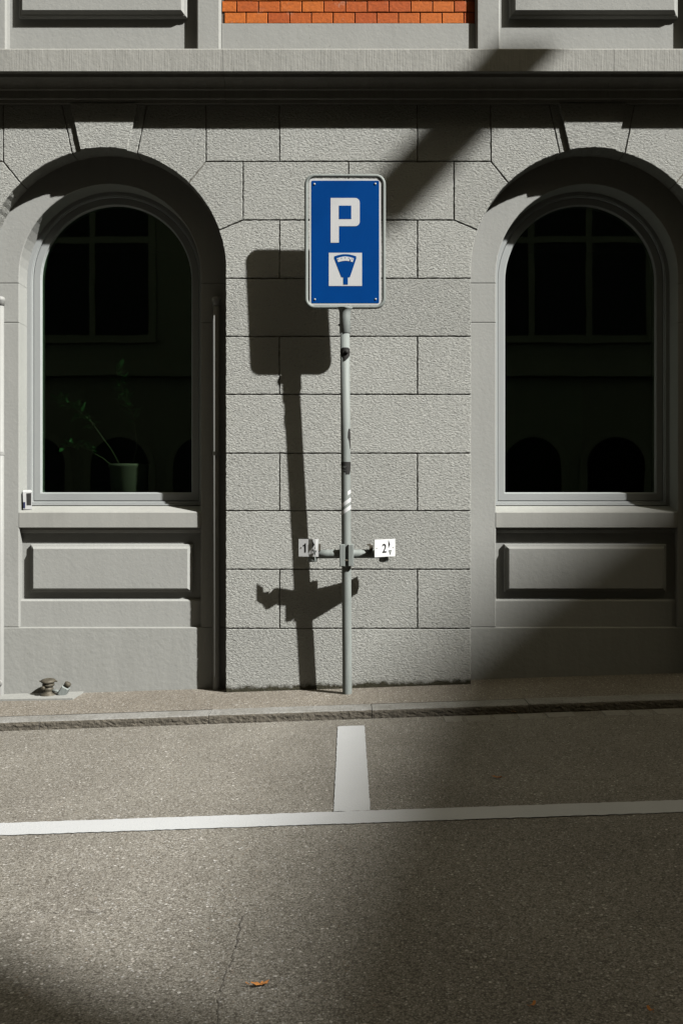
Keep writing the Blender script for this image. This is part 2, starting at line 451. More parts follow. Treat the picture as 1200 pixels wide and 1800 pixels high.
# painted bay line and T
la = [ground(px, 1427.5 + (600 - px) * .0275, ROADZ) for px in range(-900, 2101, 100)]
ya = sum(p[1] for p in la[8:22]) / 14
wid = 0.155
def rl(x, y): return (x, y, ROADZ + SLOPE * x)
def paint_strip(name, x0, x1, y0, y1, nx, ny, lift):
    V = []; Fc = []
    for j in range(ny + 1):
        for i in range(nx + 1):
            x = x0 + (x1 - x0) * i / nx; y = y0 + (y1 - y0) * j / ny
            if j in (0, ny): y += random.uniform(-.0035, .0035)
            if i in (0, nx): x += random.uniform(-.002, .002)
            V.append((x, y, ROADZ + SLOPE * x + lift))
    for j in range(ny):
        for i in range(nx): a = j * (nx + 1) + i; Fc.append((a, a + 1, a + nx + 2, a + nx + 1))
    return V, Fc
yfar = ground(612, 1427.5)[1]; ynear = ground(612, 1449)[1]
mark = tag(add('parking_bay_marking', join(paint_strip('l', -8, 8, ynear, yfar, 800, 3, 0.004)), 'paint'), kind='structure')
a = ground(593, 1278); b = ground(640, 1278); c2 = ground(587, 1429); d2 = ground(651, 1425)
xa, xb = (a[0] + c2[0]) / 2, (b[0] + d2[0]) / 2
tst = add('divider_line', paint_strip('t', xa, xb, yfar + 0.0025, a[1], 6, 80, 0.0043), 'paint', mark)
# cracks in the asphalt
def crack(pts, w):
    P = []
    for i in range(len(pts) - 1):
        p, q = pts[i], pts[i + 1]
        for s in range(9): P.append((p[0] + (q[0] - p[0]) * s / 9 + random.uniform(-3, 3), p[1] + (q[1] - p[1]) * s / 9 + random.uniform(-2.0, 2.0)))
    A = []; B = []
    for px, py in P:
        g = Vector(ground(px, py)); ww = w * random.uniform(0.15, 1.0); A.append(g + Vector((-ww, -ww * .4, 0))); B.append(g + Vector((ww, ww * .4, 0)))
    add('crack', ribbon(A, B, 0.0022), 'crack', road)
crack([(380, 1815), (384, 1760), (396, 1716), (412, 1680), (420, 1640), (431, 1605)], 0.0024)
crack([(-60, 1612), (20, 1607), (80, 1606), (130, 1606)], 0.002)
crack([(155, 1604), (190, 1603)], 0.0035)

# ------------------------------------------------------------------ the near building
bld = empty('stone_building', (0, 0.1, 0), 'grey stucco building with two arched windows, rusticated blocks and orange brick above', 'building')
BP = Matrix.Translation((0, -0.1, 0))
def part(name, vf, m, parent=None, smooth=False):
    o = add(name, vf, m, parent or bld, smooth)
    if not parent: o.matrix_parent_inverse = BP
    return o
AX = 428 * S; RR = 212 * S; ZC = EYE + (866 - 474.5) * S
REC = 0.148                                     # depth of the arched niche
def U(u, y): return (u * S, EYE - (y - VY) * S)  # wall-plane pixels (u from the symmetry axis) -> XZ
rows = [183, 284, 387, 489.5, 591.5, 693.5, 797, 898, 1001, 1105]
G = 0.0034
def stone(poly, y0=0.0):
    p = offset(poly, G); p = rough_edge(p)
    part('stone_block', prism(p, y0 + random.uniform(-0.0015, 0.0015), REC + 0.03, 0.0035), 'stucco')
def base_z(u): return SLOPE * u * S - 0.06
def arc(cu, t0, t1, n=14, r=212):
    """wall pixels along the arch of centre cu from angle t0 to t1"""
    return [(cu + r * math.cos(t0 + (t1 - t0) * i / n), 474.5 - r * math.sin(t0 + (t1 - t0) * i / n)) for i in range(n + 1)]
def ang(cu, u, y): return math.atan2(474.5 - y, u - cu)
def pier(pc, la, ra):
    def rect(u0, u1, ya, yb, foot=False):
        pl = [U(pc + u0, yb), U(pc + u1, yb), U(pc + u1, ya), U(pc + u0, ya)]
        if foot: pl[0] = (pl[0][0], base_z(pc + u0)); pl[1] = (pl[1][0], base_z(pc + u1))
        stone(pl)
    for i in range(3, 10):
        ya = rows[i]; foot = i == 9; yb = 1250 if foot else rows[i + 1]
        cuts = [-216, 0, 216] if i % 2 else [-216, -121, 121, 216]
        for k in range(len(cuts) - 1): rect(cuts[k], cuts[k + 1], ya, yb, foot)
    rect(-121, 121, 387, 489.5); rect(-185, 0, 284, 387); rect(0, 185, 284, 387)
    rect(-250, -121, 183, 284); rect(-121, 121, 183, 284); rect(121, 250, 183, 284)
    for sgn, has in ((-1, la), (1, ra)):
        if not has:
            e0, e1 = sorted((sgn * 121, sgn * 330)); rect(e0, e1, 387, 489.5)
            e0, e1 = sorted((sgn * 185, sgn * 330)); rect(e0, e1, 284, 387)
            e0, e1 = sorted((sgn * 250, sgn * 330)); rect(e0, e1, 183, 284)
            for i in range(3, 10):
                e0, e1 = sorted((sgn * 216, sgn * 330)); rect(e0, e1, rows[i], 1250 if i == 9 else rows[i + 1], i == 9)
            continue
        cu = -428.0                             # built for the arch on the left, mirrored for the right
        t2 = ang(cu, -225, 404); t1 = ang(cu, -280, 321); tk = ang(cu, cu + 57, 270)
        v3 = [(-121, 489.5), (-121, 387), (-185, 387)] + arc(cu, t2, 0, 10) + [(-216, 489.5)]
        v2 = [(-185, 387), (-185, 284), (-250, 284)] + arc(cu, t1, t2)
        v1 = [(-250, 284), (-250, 183), (cu + 75, 183)] + arc(cu, tk, t1)
        for v in (v3, v2, v1):
            pl = [U(pc + (u if sgn < 0 else -u), y) for u, y in v]
            area = sum(pl[i - 1][0] * pl[i][1] - pl[i][0] * pl[i - 1][1] for i in range(len(pl)))
            if area < 0: pl.reverse()
            stone(pl)
    # recessed mortar behind the joints
    out = [U(pc - 214, 1250), U(pc + 214, 1250)]
    if ra: out += [U(u, y) for u, y in arc(pc + 428, math.pi, math.pi / 2, 24, 215)] + [U(pc + 428, 180)]
    else: out = [U(pc - 214, 1250), U(pc + 328, 1250), U(pc + 328, 180)]
    if la: out += [U(pc - 428, 180)] + [U(u, y) for u, y in arc(pc - 428, math.pi / 2, 0, 24, 215)]
    else: out += [U(pc - 328, 180), U(pc - 328, 1250)]; out.pop(0)
    part('mortar_bed', prism(out, 0.010, REC + 0.02), 'mortar')
pier(0, True, True); pier(-856, False, True); pier(856, True, False)

WALL_HALF = 4.45
# keystones: a flush wedge with a proud centre
for cu in (-428, 428):
    a0 = arc(cu, math.acos(-57 / 212), math.acos(57 / 212), 8)
    stone([U(u, y) for u, y in a0] + [U(cu + 75, 183), U(cu - 75, 183)])
    a1 = arc(cu, math.acos(-40.5 / 212), math.acos(40.5 / 212), 8, 213)
    p = rough_edge([U(u, y) for u, y in a1] + [U(cu + 60, 181), U(cu - 60, 181)])
    part('keystone', prism(p, -0.022, 0.03, 0.004), 'stucco')

# cornice stones
def cprof():
    pr = [(0.05, 4.187), (-0.185, 4.187), (-0.190, 4.180), (-0.190, 4.040), (-0.185, 4.036), (-0.168, 4.036), (-0.165, 4.05), (-0.125, 4.05), (-0.122, 4.030)]
    for i in range(1, 7):
        t = i / 6 * math.pi / 2; pr.append((-0.115 + 0.06 * math.sin(t) * 1.0, 4.03 - 0.05 * (1 - math.cos(t)) ))
    pr += [(-0.04, 3.975), (-0.04, 3.925), (-0.022, 3.921), (-0.022, 3.899), (0.05, 3.899)]
    return pr
xs = [-WALL_HALF, at(391, 105, -.19)[0] - 1.63 * 1.0, at(391, 105, -.19)[0], 1.72, 3.4, WALL_HALF]
for i in range(len(xs) - 1):
    v, f = xprism(cprof(), xs[i] + .0012, xs[i + 1] - .0012)
    part('cornice_stone', (v, f), 'cornice')

# arched niches with windows
HALF = 0.620
def niche(cx, jit):
    W = lambda vf: vf
    # side jamb stones and arch ring (smooth surround)
    zb = 0.386; z1 = EYE + (866 - 567) * S * 1.023; z2 = EYE + (866 - 498) * S * 1.023; j = 0.0008
    for s in (-1, 1):
        for za, zt in ((zb + .001, z1), (z1, z2)):
            x0, x1 = sorted((cx + s * HALF, cx + s * (RR + 0.03)))
            part('jamb_stone', box(x0, x1, REC, 0.42, za + j, zt - j, 0.004), 'plaster')
    n = 30; ring = [(cx + HALF, z2 + j)]
    ring += [(cx + (RR + .03) * math.cos(t * math.pi / n), ZC + (RR + .03) * math.sin(t * math.pi / n)) for t in range(n + 1)]
    ring[0:1] = [(cx + HALF, z2 + j), (cx + RR + .03, z2 + j)]
    ring += [(cx - RR - .03, z2 + j), (cx - HALF, z2 + j)]
    ring += [(cx + HALF * math.cos(math.pi - t * math.pi / n), ZC + HALF * math.sin(math.pi - t * math.pi / n)) for t in range(n + 1)]
    part('arch_surround', prism(ring, REC, 0.42, 0.004), 'plaster')
    part('plinth', prism([(cx - RR - .03, -.2), (cx + RR + .03, -.2), (cx + RR + .03, zb), (cx - RR - .03, zb)], REC - .002, 0.42, 0.005), 'plinth')
    part('window_sill', xprism([(0.42, 1.066), (REC + .002, 1.066), (REC - .002, 1.07), (REC - .002, 1.170), (REC + .004, 1.1765), (0.312, 1.217), (0.42, 1.217)][::-1], cx - HALF + .0005, cx + HALF - .0005), 'sillpaint')
    # recessed apron with a raised field
    ap = part('apron_panel', box(cx - HALF - .01, cx + HALF + .01, 0.215, 0.42, 0.38, 1.07), 'plaster')
    part('apron_moulding', xprism([(0.216, 1.067), (0.19, 1.067), (0.19, 1.050), (0.198, 1.036), (0.205, 1.030), (0.216, 1.028)], cx - HALF, cx + HALF), 'plaster')
    part('apron_ledge', xprism([(0.216, 0.384), (0.180, 0.384), (0.180, 0.562), (0.192, 0.572), (0.216, 0.576)][::-1], cx - HALF, cx + HALF), 'plaster')
    x0, x1, za, zt = cx - .556, cx + .556, 0.622, 0.952
    V = []; Fc = []
    for ins, y in ((0, .2155), (0, .192), (.007, .186), (.014, .184), (.02, .176), (.026, .163), (.030, .160)):
        V += [(x0 + ins, y, za + ins), (x1 - ins, y, za + ins), (x1 - ins, y, zt - ins), (x0 + ins, y, zt - ins)]
    for k in range(6):
        for i in range(4): jx = (i + 1) % 4; Fc.append((k * 4 + i, k * 4 + jx, k * 4 + 4 + jx, k * 4 + 4 + i))
    Fc.append((24, 25, 26, 27))
    part('raised_field', (V, Fc), 'plaster')
    # window: fixed frame > casement, pane
    fr = part('window', loft_frame(cx, ZC, [(0.6195, 1.2175, 0.42), (0.6195, 1.2175, 0.312), (0.592, 1.236, 0.312), (0.590, 1.238, 0.316), (0.584, 1.243, 0.316), (0.581, 1.246, 0.322), (0.581, 1.246, 0.40)]), 'alu')
    part('frame_track', box(cx - .60, cx + .60, .296, .3115, 1.2175, 1.2275, .002), 'alu', fr)
    part('casement', loft_frame(cx, ZC + .002, [(0.5785, 1.250, 0.40), (0.5785, 1.250, 0.332), (0.576, 1.253, 0.329), (0.533, 1.301, 0.329), (0.529, 1.305, 0.333), (0.529, 1.305, 0.346), (0.525, 1.309, 0.350), (0.525, 1.309, 0.40)]), 'alu', fr)
    gl = [(cx + x, z) for x, z in arch_loop(0.530, ZC + .002, 1.302)][::-1]
    part('pane', prism(gl, 0.354, 0.360), 'glass', fr)
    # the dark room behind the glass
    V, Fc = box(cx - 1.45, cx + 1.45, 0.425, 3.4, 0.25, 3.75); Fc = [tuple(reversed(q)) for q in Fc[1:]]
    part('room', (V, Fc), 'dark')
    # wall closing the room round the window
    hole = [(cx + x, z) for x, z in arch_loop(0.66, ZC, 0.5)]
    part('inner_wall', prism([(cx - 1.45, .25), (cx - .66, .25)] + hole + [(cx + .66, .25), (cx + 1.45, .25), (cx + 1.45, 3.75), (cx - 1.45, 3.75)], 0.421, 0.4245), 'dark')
niche(-AX, 0); niche(AX, 1)
# core wall behind the piers so that no light leaks past the blocks
for x0, x1 in ((-WALL_HALF, -AX - .84), (-AX + .84, AX - .84), (AX + .84, WALL_HALF)):
    part('core_wall', box(x0, x1, REC + .035, 0.42, -.2, 3.91), 'mortar')
part('core_wall', box(-WALL_HALF, WALL_HALF, REC + .035, 0.42, 3.665, 4.19), 'mortar')

# upper storey: pilasters, apron panels, brick field
ZT = 4.1875; TOP = 20.0
part('upper_wall', box(-45, 45, 0.06, 0.45, 4.1905, TOP), 'plaster')
for s in (-1, 1):
    part('lower_wall', box(*sorted((s * (WALL_HALF + .003), s * 45)), 0.0, 0.45, -.4, 4.188), 'plaster')
for s in (-1, 1):
    for x0, x1 in ((0.846, 1.007), (2.262, 2.425)):
        a0, a1 = sorted((s * x0, s * x1))
        part('pilaster', prism([(a0, ZT), (a1, ZT), (a1, 7.5), (a0, 7.5)], -0.05, 0.0595, 0.012), 'plaster')
    a0, a1 = sorted((s * 1.0075, s * 2.2615))
    part('upper_apron', box(a0, a1, 0.018, 0.0595, ZT, 7.5), 'plaster')
    x0, x1 = sorted((s * 1.075, s * 2.195)); za, zt = 4.478, 5.2; V = []; Fc = []
    for ins, y in ((0, .0175), (0, -.004), (.008, -.012), (.016, -.015), (.022, -.024), (.030, -.036), (.034, -.039)):
        V += [(x0 + ins, y, za + ins), (x1 - ins, y, za + ins), (x1 - ins, y, zt - ins), (x0 + ins, y, zt - ins)]
    for k in range(6):
        for i in range(4): jx = (i + 1) % 4; Fc.append((k * 4 + i, k * 4 + jx, k * 4 + 4 + jx, k * 4 + 4 + i))
    Fc.append((24, 25, 26, 27)); part('upper_raised_field', (V, Fc), 'plaster')
ZB = EYE + (866 - 42) * S
part('brick_base_strip', box(-.8455, .8455, -0.012, 0.0595, ZT, ZB - .002, .003), 'plaster')
part('brick_mortar_bed', box(-.8455, .8455, 0.006, 0.0595, ZB - .001, 7.5), 'brickmortar')
bw, bh, gap = 38.2 * S, 20.2 * S, 0.0062
def brick_mesh(w):
    return mesh('brick', *prism(rough_edge([(gap / 2, gap / 2), (w - gap / 2, gap / 2), (w - gap / 2, bh - gap / 2), (gap / 2, bh - gap / 2)], .05, .0012), 0, .012, .0025), 'brick')
variants = [brick_mesh(bw) for _ in range(5)]; halfb = brick_mesh(bw / 2)
for r in range(9):
    x = (394 - 612) * S - (bw * .43 if r % 2 else 0) ; z = ZB + r * bh
    while x < .845:
        if x < -.845 - 1e-4:
            w = bw - (-.845 - x); me = brick_mesh(w); xo = -.845
        elif x + bw > .845: w = .845 - x; xo = x; me = brick_mesh(w) if w > .03 else None
        else: me = random.choice(variants); xo = x
        if me:
            o = link('brick', me, bld); o.matrix_parent_inverse = BP; o.location = (xo, random.uniform(-.002, .0005), z)
        x += bw

# ------------------------------------------------------------------ buildings across the street
OY = -13.0
bl = empty('apartment_house', (0, OY, 0), 'ochre rendered house across the street, dimly mirrored in the arched window panes', 'building')
def opart(root, name, vf, m, parent=None):
    o = add(name, vf, m, parent or root)
    if not parent: o.matrix_parent_inverse = Matrix.Translation((-root.location.x, -root.location.y, -root.location.z))
    return o
XE = 13.19
opart(bl, 'wall', box(-50, XE, OY - 10, OY, -.5, 21.0), 'opp')
opart(bl, 'roof', xprism([(OY + .0, 21.003), (OY - 10, 21.003), (OY - 5, 24.0)], -50, XE - .01), 'roof')
opart(bl, 'string_course', box(-50, XE - .01, OY + .003, OY + .16, 3.72, 4.02), 'opptrim')
opart(bl, 'eaves_cornice', box(-50, XE - .01, OY + .003, OY + .12, 20.4, 20.8), 'opptrim')
first = {}
def opp_arch(cx):
    if 'a' not in first:
        n = 16; hw = .60; zc = 1.87
        lo = [(x, z) for x, z in arch_loop(hw, zc, .1, n)]; hi = [(x, z) for x, z in arch_loop(hw + .14, zc, .1, n)]
        V = [(x, .06, z) for x, z in lo] + [(x, .06, z) for x, z in hi] + [(x, .004, z) for x, z in lo] + [(x, .004, z) for x, z in hi]
        k = n + 3; Fc = []
        for i in range(k - 1):
            Fc += [(i, i + 1, k + i + 1, k + i), (k + i, k + i + 1, 3 * k + i + 1, 3 * k + i), (2 * k + i, 2 * k + i + 1, i + 1, i)]
        first['a'] = (mesh('arched_opening', V, Fc, 'opptrim'), mesh('pane', *prism(lo[::-1], .004, .02), 'oppglass'))
    o = link('arched_opening', first['a'][0], bl); o.location = (cx, 0, 0)
    link('pane', first['a'][1], o)
def opp_win(cx, z0, h):
    k = ('w', h)
    if k not in first:
        wv = [box(-1.92, 1.92, .003, .09, -.16, 0), box(-1.92, 1.92, .003, .07, h, h + .16), box(-1.92, -1.78, .003, .07, 0, h), box(1.78, 1.92, .003, .07, 0, h)]
        ms = [box(x - .06, x + .06, .0305, .06, 0, h) for x in (-.6, .6)] + [box(-1.78, 1.78, .031, .058, h * .62, h * .62 + .13)]
        first[k] = (mesh('window', *join(*wv), 'opptrim'), mesh('mullion', *join(*ms), 'opptrim'), mesh('pane', *box(-1.78, 1.78, .004, .03, 0, h), 'oppglass'))
    o = link('window', first[k][0], bl); o.location = (cx, 0, z0)
    link('mullion', first[k][1], o); link('pane', first[k][2], o)
for k in range(-8, 6): opp_arch(3.84 + 1.72 * k - (0 if k > -2 else .0))
for i in range(-3, 2):
    for z0, h in ((4.58, 3.1), (8.9, 2.6), (12.9, 2.4)): opp_win(4.4 + 5.16 * i, z0, h)

GY = 21.0                                    # unseen house set back so its shadow edge falls softer
br = empty('gabled_shade_house', (36, -GY, 0), 'unseen sand rendered gabled house, its outline shaped to cast the shade on the road', 'building')
ridge = [(24.0, 24.0), (21.81, 22.42), (21.23, 21.96), (20.65, 21.49), (18.26, 19.17), (16.28, 17.30), (14.81, 15.89), (13.82, 14.96), (13.19, 14.34)]  # roof outline shaped by tracing the wanted shadow edge back towards the sun
ridge = [(x + 1.5 * (GY - 13), z + .10 + 1.6 * (GY - 13)) for x, z in ridge]
gab = [(ridge[-1][0], -.5), (90, -.5), (90, 37.0), (50, 42.0), (40, 39.5)] + ridge
opart(br, 'wall', prism(gab, -GY - 12, -GY), 'opp2')

# ------------------------------------------------------------------ street lamp slung over the road
LX, LY, LZ = 6.957, -4.2, 10.425
lampo = empty('street_lamp', (LX, LY, LZ), 'grey street lamp slung on a wire above the road, shading the cornice', 'street lamp')
lk = lambda name, vf, m, p=None, sm=False: add(name, vf, m, p or lampo, sm)
V = []; Fc = []
for z, hx, hy in ((-.13, .15, .34), (-.05, .17, .37), (.04, .165, .36), (.11, .12, .28), (.14, .06, .12)):
    V += [(hx * sx * (1 if k % 2 else .88), hy * sy, z) for k, (sx, sy) in enumerate(((-1, -1), (1, -1), (1, 1), (-1, 1)))]
for k in range(4):
    for i in range(4): j = (i + 1) % 4; Fc.append((k * 4 + i, k * 4 + j, k * 4 + 4 + j, k * 4 + 4 + i))
Fc += [(3, 2, 1, 0), (16, 17, 18, 19)]
lk('housing', (V, Fc), 'lamp'); lk('lens', box(-.12, .12, -.30, .30, -.165, -.131), 'lens')
lk('hanger', tube([(0, 0, .138), (0, 0, .33)], .018), 'lamp')
lk('cable', tube([(0, 4.26 + .0, .62), (0, 2, .44), (0, 0, .33), (0, -4, .42), (0, -8.80, .64)], .005, 6), 'lamp')

# ------------------------------------------------------------------ parking sign
zb = SLOPE * -.007
psign = empty('parking_sign', (-.007, -.165, zb), 'blue parking meter sign on a grey pole with two numbered bay plates', 'sign')
LEANY, LEANX = -.0305, -.0065
def lean(z): return Vector((LEANX * z, LEANY * z, z))
def sp(px, py, dy=0.0):
    """photo pixel -> point in the sign's own frame, on the plane of the leaning pole"""
    z = 1.0
    for _ in range(6):
        y = -.165 + LEANY * z + dy; k = (DIST + y) / F; z = EYE - (py - VY) * k - zb
    return Vector(((px - VX) * k + .007, LEANY * z + dy, z))
ztop = sp(606, 560).z
add('pole', tube([lean(-.03), lean(0), lean(.8), lean(1.6), lean(ztop)], .0305, 24), 'galv', psign, True)
soc = add('socket', tube([sp(606, 586), sp(606, 585.6), sp(606, 556), sp(606, 550), sp(606, 546.5), sp(606, 543.5), sp(606, 541)], [.0335, .0348, .0348, .0352, .0375, .043, .052], 24), 'galv', psign, True)
add('set_screw', tube([sp(600, 571), sp(594.5, 571), sp(594.5, 571.6)], [.007, .007, .003], 8), 'rust', soc)
# rounded tube frame
def rrect(x0, x1, y0, y1, r, n=8):
    out = []
    for cx, cy, a0 in ((x1 - r, y0 + r, -90), (x1 - r, y1 - r, 0), (x0 + r, y1 - r, 90), (x0 + r, y0 + r, 180)):
        for i in range(n + 1):
            t = math.radians(a0 + 90 * i / n); out.append((cx + r * math.cos(t), cy + r * math.sin(t)))
    return out
fpath = [sp(px, py) for px, py in rrect(538.3, 674.4, 309.3, 540.0, 15)]
add('sign_frame', tube(fpath, .0122, 12, True), 'galv', psign, True)
def plate(name, pts, d0, d1, m, parent):
    """flat figure given as photo pixels, laid on the sign plane between depths d0 (front) and d1"""
    n = len(pts); area = sum(pts[i - 1][0] * pts[i][1] - pts[i][0] * pts[i - 1][1] for i in range(n))
    if area > 0: pts = pts[::-1]
    A = [sp(px, py, 0) for px, py in pts]
    V = [p + Vector((0, d0, 0)) for p in A] + [p + Vector((0, d1, 0)) for p in A]
    Fc = [tuple(range(n)), tuple(reversed(range(n, 2 * n)))] + [(i, n + i, n + (i + 1) % n, (i + 1) % n) for i in range(n)]
    return add(name, (V, Fc), m, parent)
pan = plate('sign_panel', rrect(544.3, 669.3, 314.8, 536.2, 3), -.004, .004, 'white', psign)
plate('blue_field', rrect(547.2, 666.0, 318, 533.2, 2), -.0055, -.0045, 'blue', pan)
R = 8
P = [(581, 427), (581, 348.5), (632 - R, 348.5)] + [(632 - R + R * math.sin(t * math.pi / 12), 348.5 + R - R * math.cos(t * math.pi / 12)) for t in range(1, 7)]
P += [(632 - R + R * math.cos(t * math.pi / 12), 398 - R + R * math.sin(t * math.pi / 12)) for t in range(0, 7)] + [(595.5, 398), (595.5, 427)]
plate('letter_p', P, -.0068, -.0056, 'white', pan)
plate('letter_counter', [(595.5, 362), (617.2, 362), (617.2, 385.5), (595.5, 385.5)], -.0078, -.0069, 'blue', pan)
plate('symbol_square', [(577.8, 444.8), (636, 444.8), (636, 503), (577.8, 503)], -.0068, -.0056, 'white', pan)
def q(zx, zy): return (520 + zx / 6.6667, 290 + zy / 6.6667)
top = [q(450 + (705 - 450) * i / 12, 1088 - 40 * math.sin(math.pi * (.12 + .76 * i / 12))) for i in range(13)]
meter = [q(448, 1098)] + top + [q(706, 1100), q(632, 1318), q(608, 1318), q(608, 1404), q(554, 1404), q(554, 1318), q(532, 1318)]
plate('meter_symbol', meter, -.0080, -.0069, 'blue', pan)
dial = [q(478 + 200 * i / 10, 1098 - 22 * math.sin(math.pi * i / 10)) for i in range(11)] + [q(665 - 170 * i / 10, 1142 - 16 * math.sin(math.pi * i / 10)) for i in range(11)]
plate('dial', dial, -.0092, -.0081, 'white', pan)
for zx, zy in ((495, 1109), (534, 1097), (577, 1092), (620, 1096), (661, 1106)):
    cx, cy = q(zx, zy); plate('tick_mark', [(cx - .55, cy - .8), (cx + .55, cy - .8), (cx + .55, cy + .8), (cx - .55, cy + .8)], -.0101, -.0093, 'blue', pan)
plate('needle', [q(632, 1136), q(628, 1110), q(638, 1108), q(642, 1136)], -.0101, -.0093, 'blue', pan)
for zx, zy in ((217, 228), (928, 225), (222, 1578), (932, 1575)):
    c = sp(*q(zx, zy)); add('bolt', lathe([(.007, 0), (.0065, .003), (.003, .0045)], 12, c + Vector((0, -.0055, 0)), (0, -1, 0)), 'alu', pan, True)
# things stuck on the pole
def patch(name, pts, m, r=.0312, nseg=7):
    """curved patch on the pole; pts = list of (height px, angle from, angle to) rows"""
    V = []; Fc = []
    for py, a0, a1 in pts:
        c = lean(sp(608, py).z)
        for i in range(nseg + 1):
            t = math.radians(a0 + (a1 - a0) * i / nseg); V.append(c + Vector((r * math.sin(t), -r * math.cos(t), 0)))
    w = nseg + 1
    for k in range(len(pts) - 1):
        for i in range(nseg): Fc.append((k * w + i, k * w + w + i, k * w + w + i + 1, k * w + i + 1))
    return add(name, (V, Fc), m, psign, True)
patch('black_plug', [(612, -25, 40), (614, -58, 66), (620, -66, 70), (626, -58, 62), (630, -30, 40), (634.5, -12, 8)], 'residue', .0335)
add('plug_knob', lathe([(.013, 0), (.012, .008), (.006, .012)], 14, sp(608.5, 620) + Vector((.002, -.032, 0)), (.2, -1, .1)), 'residue', psign, True)
patch('residue_patch', [(754, 40, 70), (760, 30, 82), (770, 26, 84), (776, 45, 86), (789, 62, 86)], 'residue')
patch('residue_patch', [(812, -85, 88), (818, -85, 88), (824, -60, 80), (829, -30, 66), (834, 0, 50)], 'residue', .0314)
def stripe(py, h):
    V = []; Fc = []; n = 10
    for i in range(n + 1):
        t = math.radians(-85 + 170 * i / n); dz = math.sin(t) * .022
        for e in (0, 1):
            c = lean(sp(608, py + e * h).z + dz); V.append(c + Vector((.0316 * math.sin(t), -.0316 * math.cos(t), 0)))
    for i in range(n): Fc.append((2 * i, 2 * i + 1, 2 * i + 3, 2 * i + 2))
    return add('tape_stripe', (V, Fc), 'white', psign, True)
stripe(880, 7.5); stripe(893, 7.5)
V = []; Fc = []
for i in range(7):
    t = math.radians(20 + 65 * i / 6); dz = math.sin(t) * .022
    for e in (0, 1):
        c = lean(sp(608, 866 + e * 7).z + dz); V.append(c + Vector((.0316 * math.sin(t), -.0316 * math.cos(t), 0)))
for i in range(6): Fc.append((2 * i, 2 * i + 1, 2 * i + 3, 2 * i + 2))
add('tape_stripe', (V, Fc), 'white', psign, True)
# bracket with the two bay plates
brk = add('bracket_arm', tube([sp(553, 974, .012), sp(575, 974, .004), sp(608, 973.5, 0), sp(640, 973.5, .02), sp(672, 973, .05)], .0285, 16), 'galv', psign, True)
for x0, x1 in ((596.5, 606.2), (611.5, 621.5)):
    cm = sp((x0 + x1) / 2, 975.5); w = (x1 - x0) / 2 * .00365
    add('clamp_flange', xf(box(-w, w, -.052, .035, -.071, .071, .004), Matrix.Translation(cm)), 'galv', brk)
add('clamp_bolt', tube([sp(597, 985, -.045), sp(621, 985, -.045)], .006, 8), 'rust', brk)
for px, dy in ((549, .012), (674, .05)):
    c = sp(px, 979, dy); add('arm_end_cap', lathe([(.024, -.032), (.031, -.028), (.031, .022), (.02, .032)], 14, c, (0, 0, 1)), 'galv', brk, True)
for (px, dy, dx) in ((560, -.01, 1), (652, .0, -1)):
    c = sp(px, 962, dy)
    add('plate_clip', join(xf(box(-.012, .012, -.02, .02, -.022, .014), Matrix.Translation(c)), xf(box(-.02, .004, -.012, .012, .010, .022), Matrix.Translation(c + Vector((dx * .006, 0, 0))))), 'rust', brk)
def text_mesh(ch, h):
    cu = bpy.data.curves.new('digit', 'FONT'); cu.body = ch; cu.size = h / .72; cu.extrude = .0006; cu.align_x = 'CENTER'; cu.offset = .0008
    o = bpy.data.objects.new('digit', cu); COL.objects.link(o)
    me = bpy.data.meshes.new_from_object(o.evaluated_get(bpy.context.evaluated_depsgraph_get()))
    bpy.data.objects.remove(o); bpy.data.curves.remove(cu); me.materials.clear(); me.materials.append(M['black']); return me
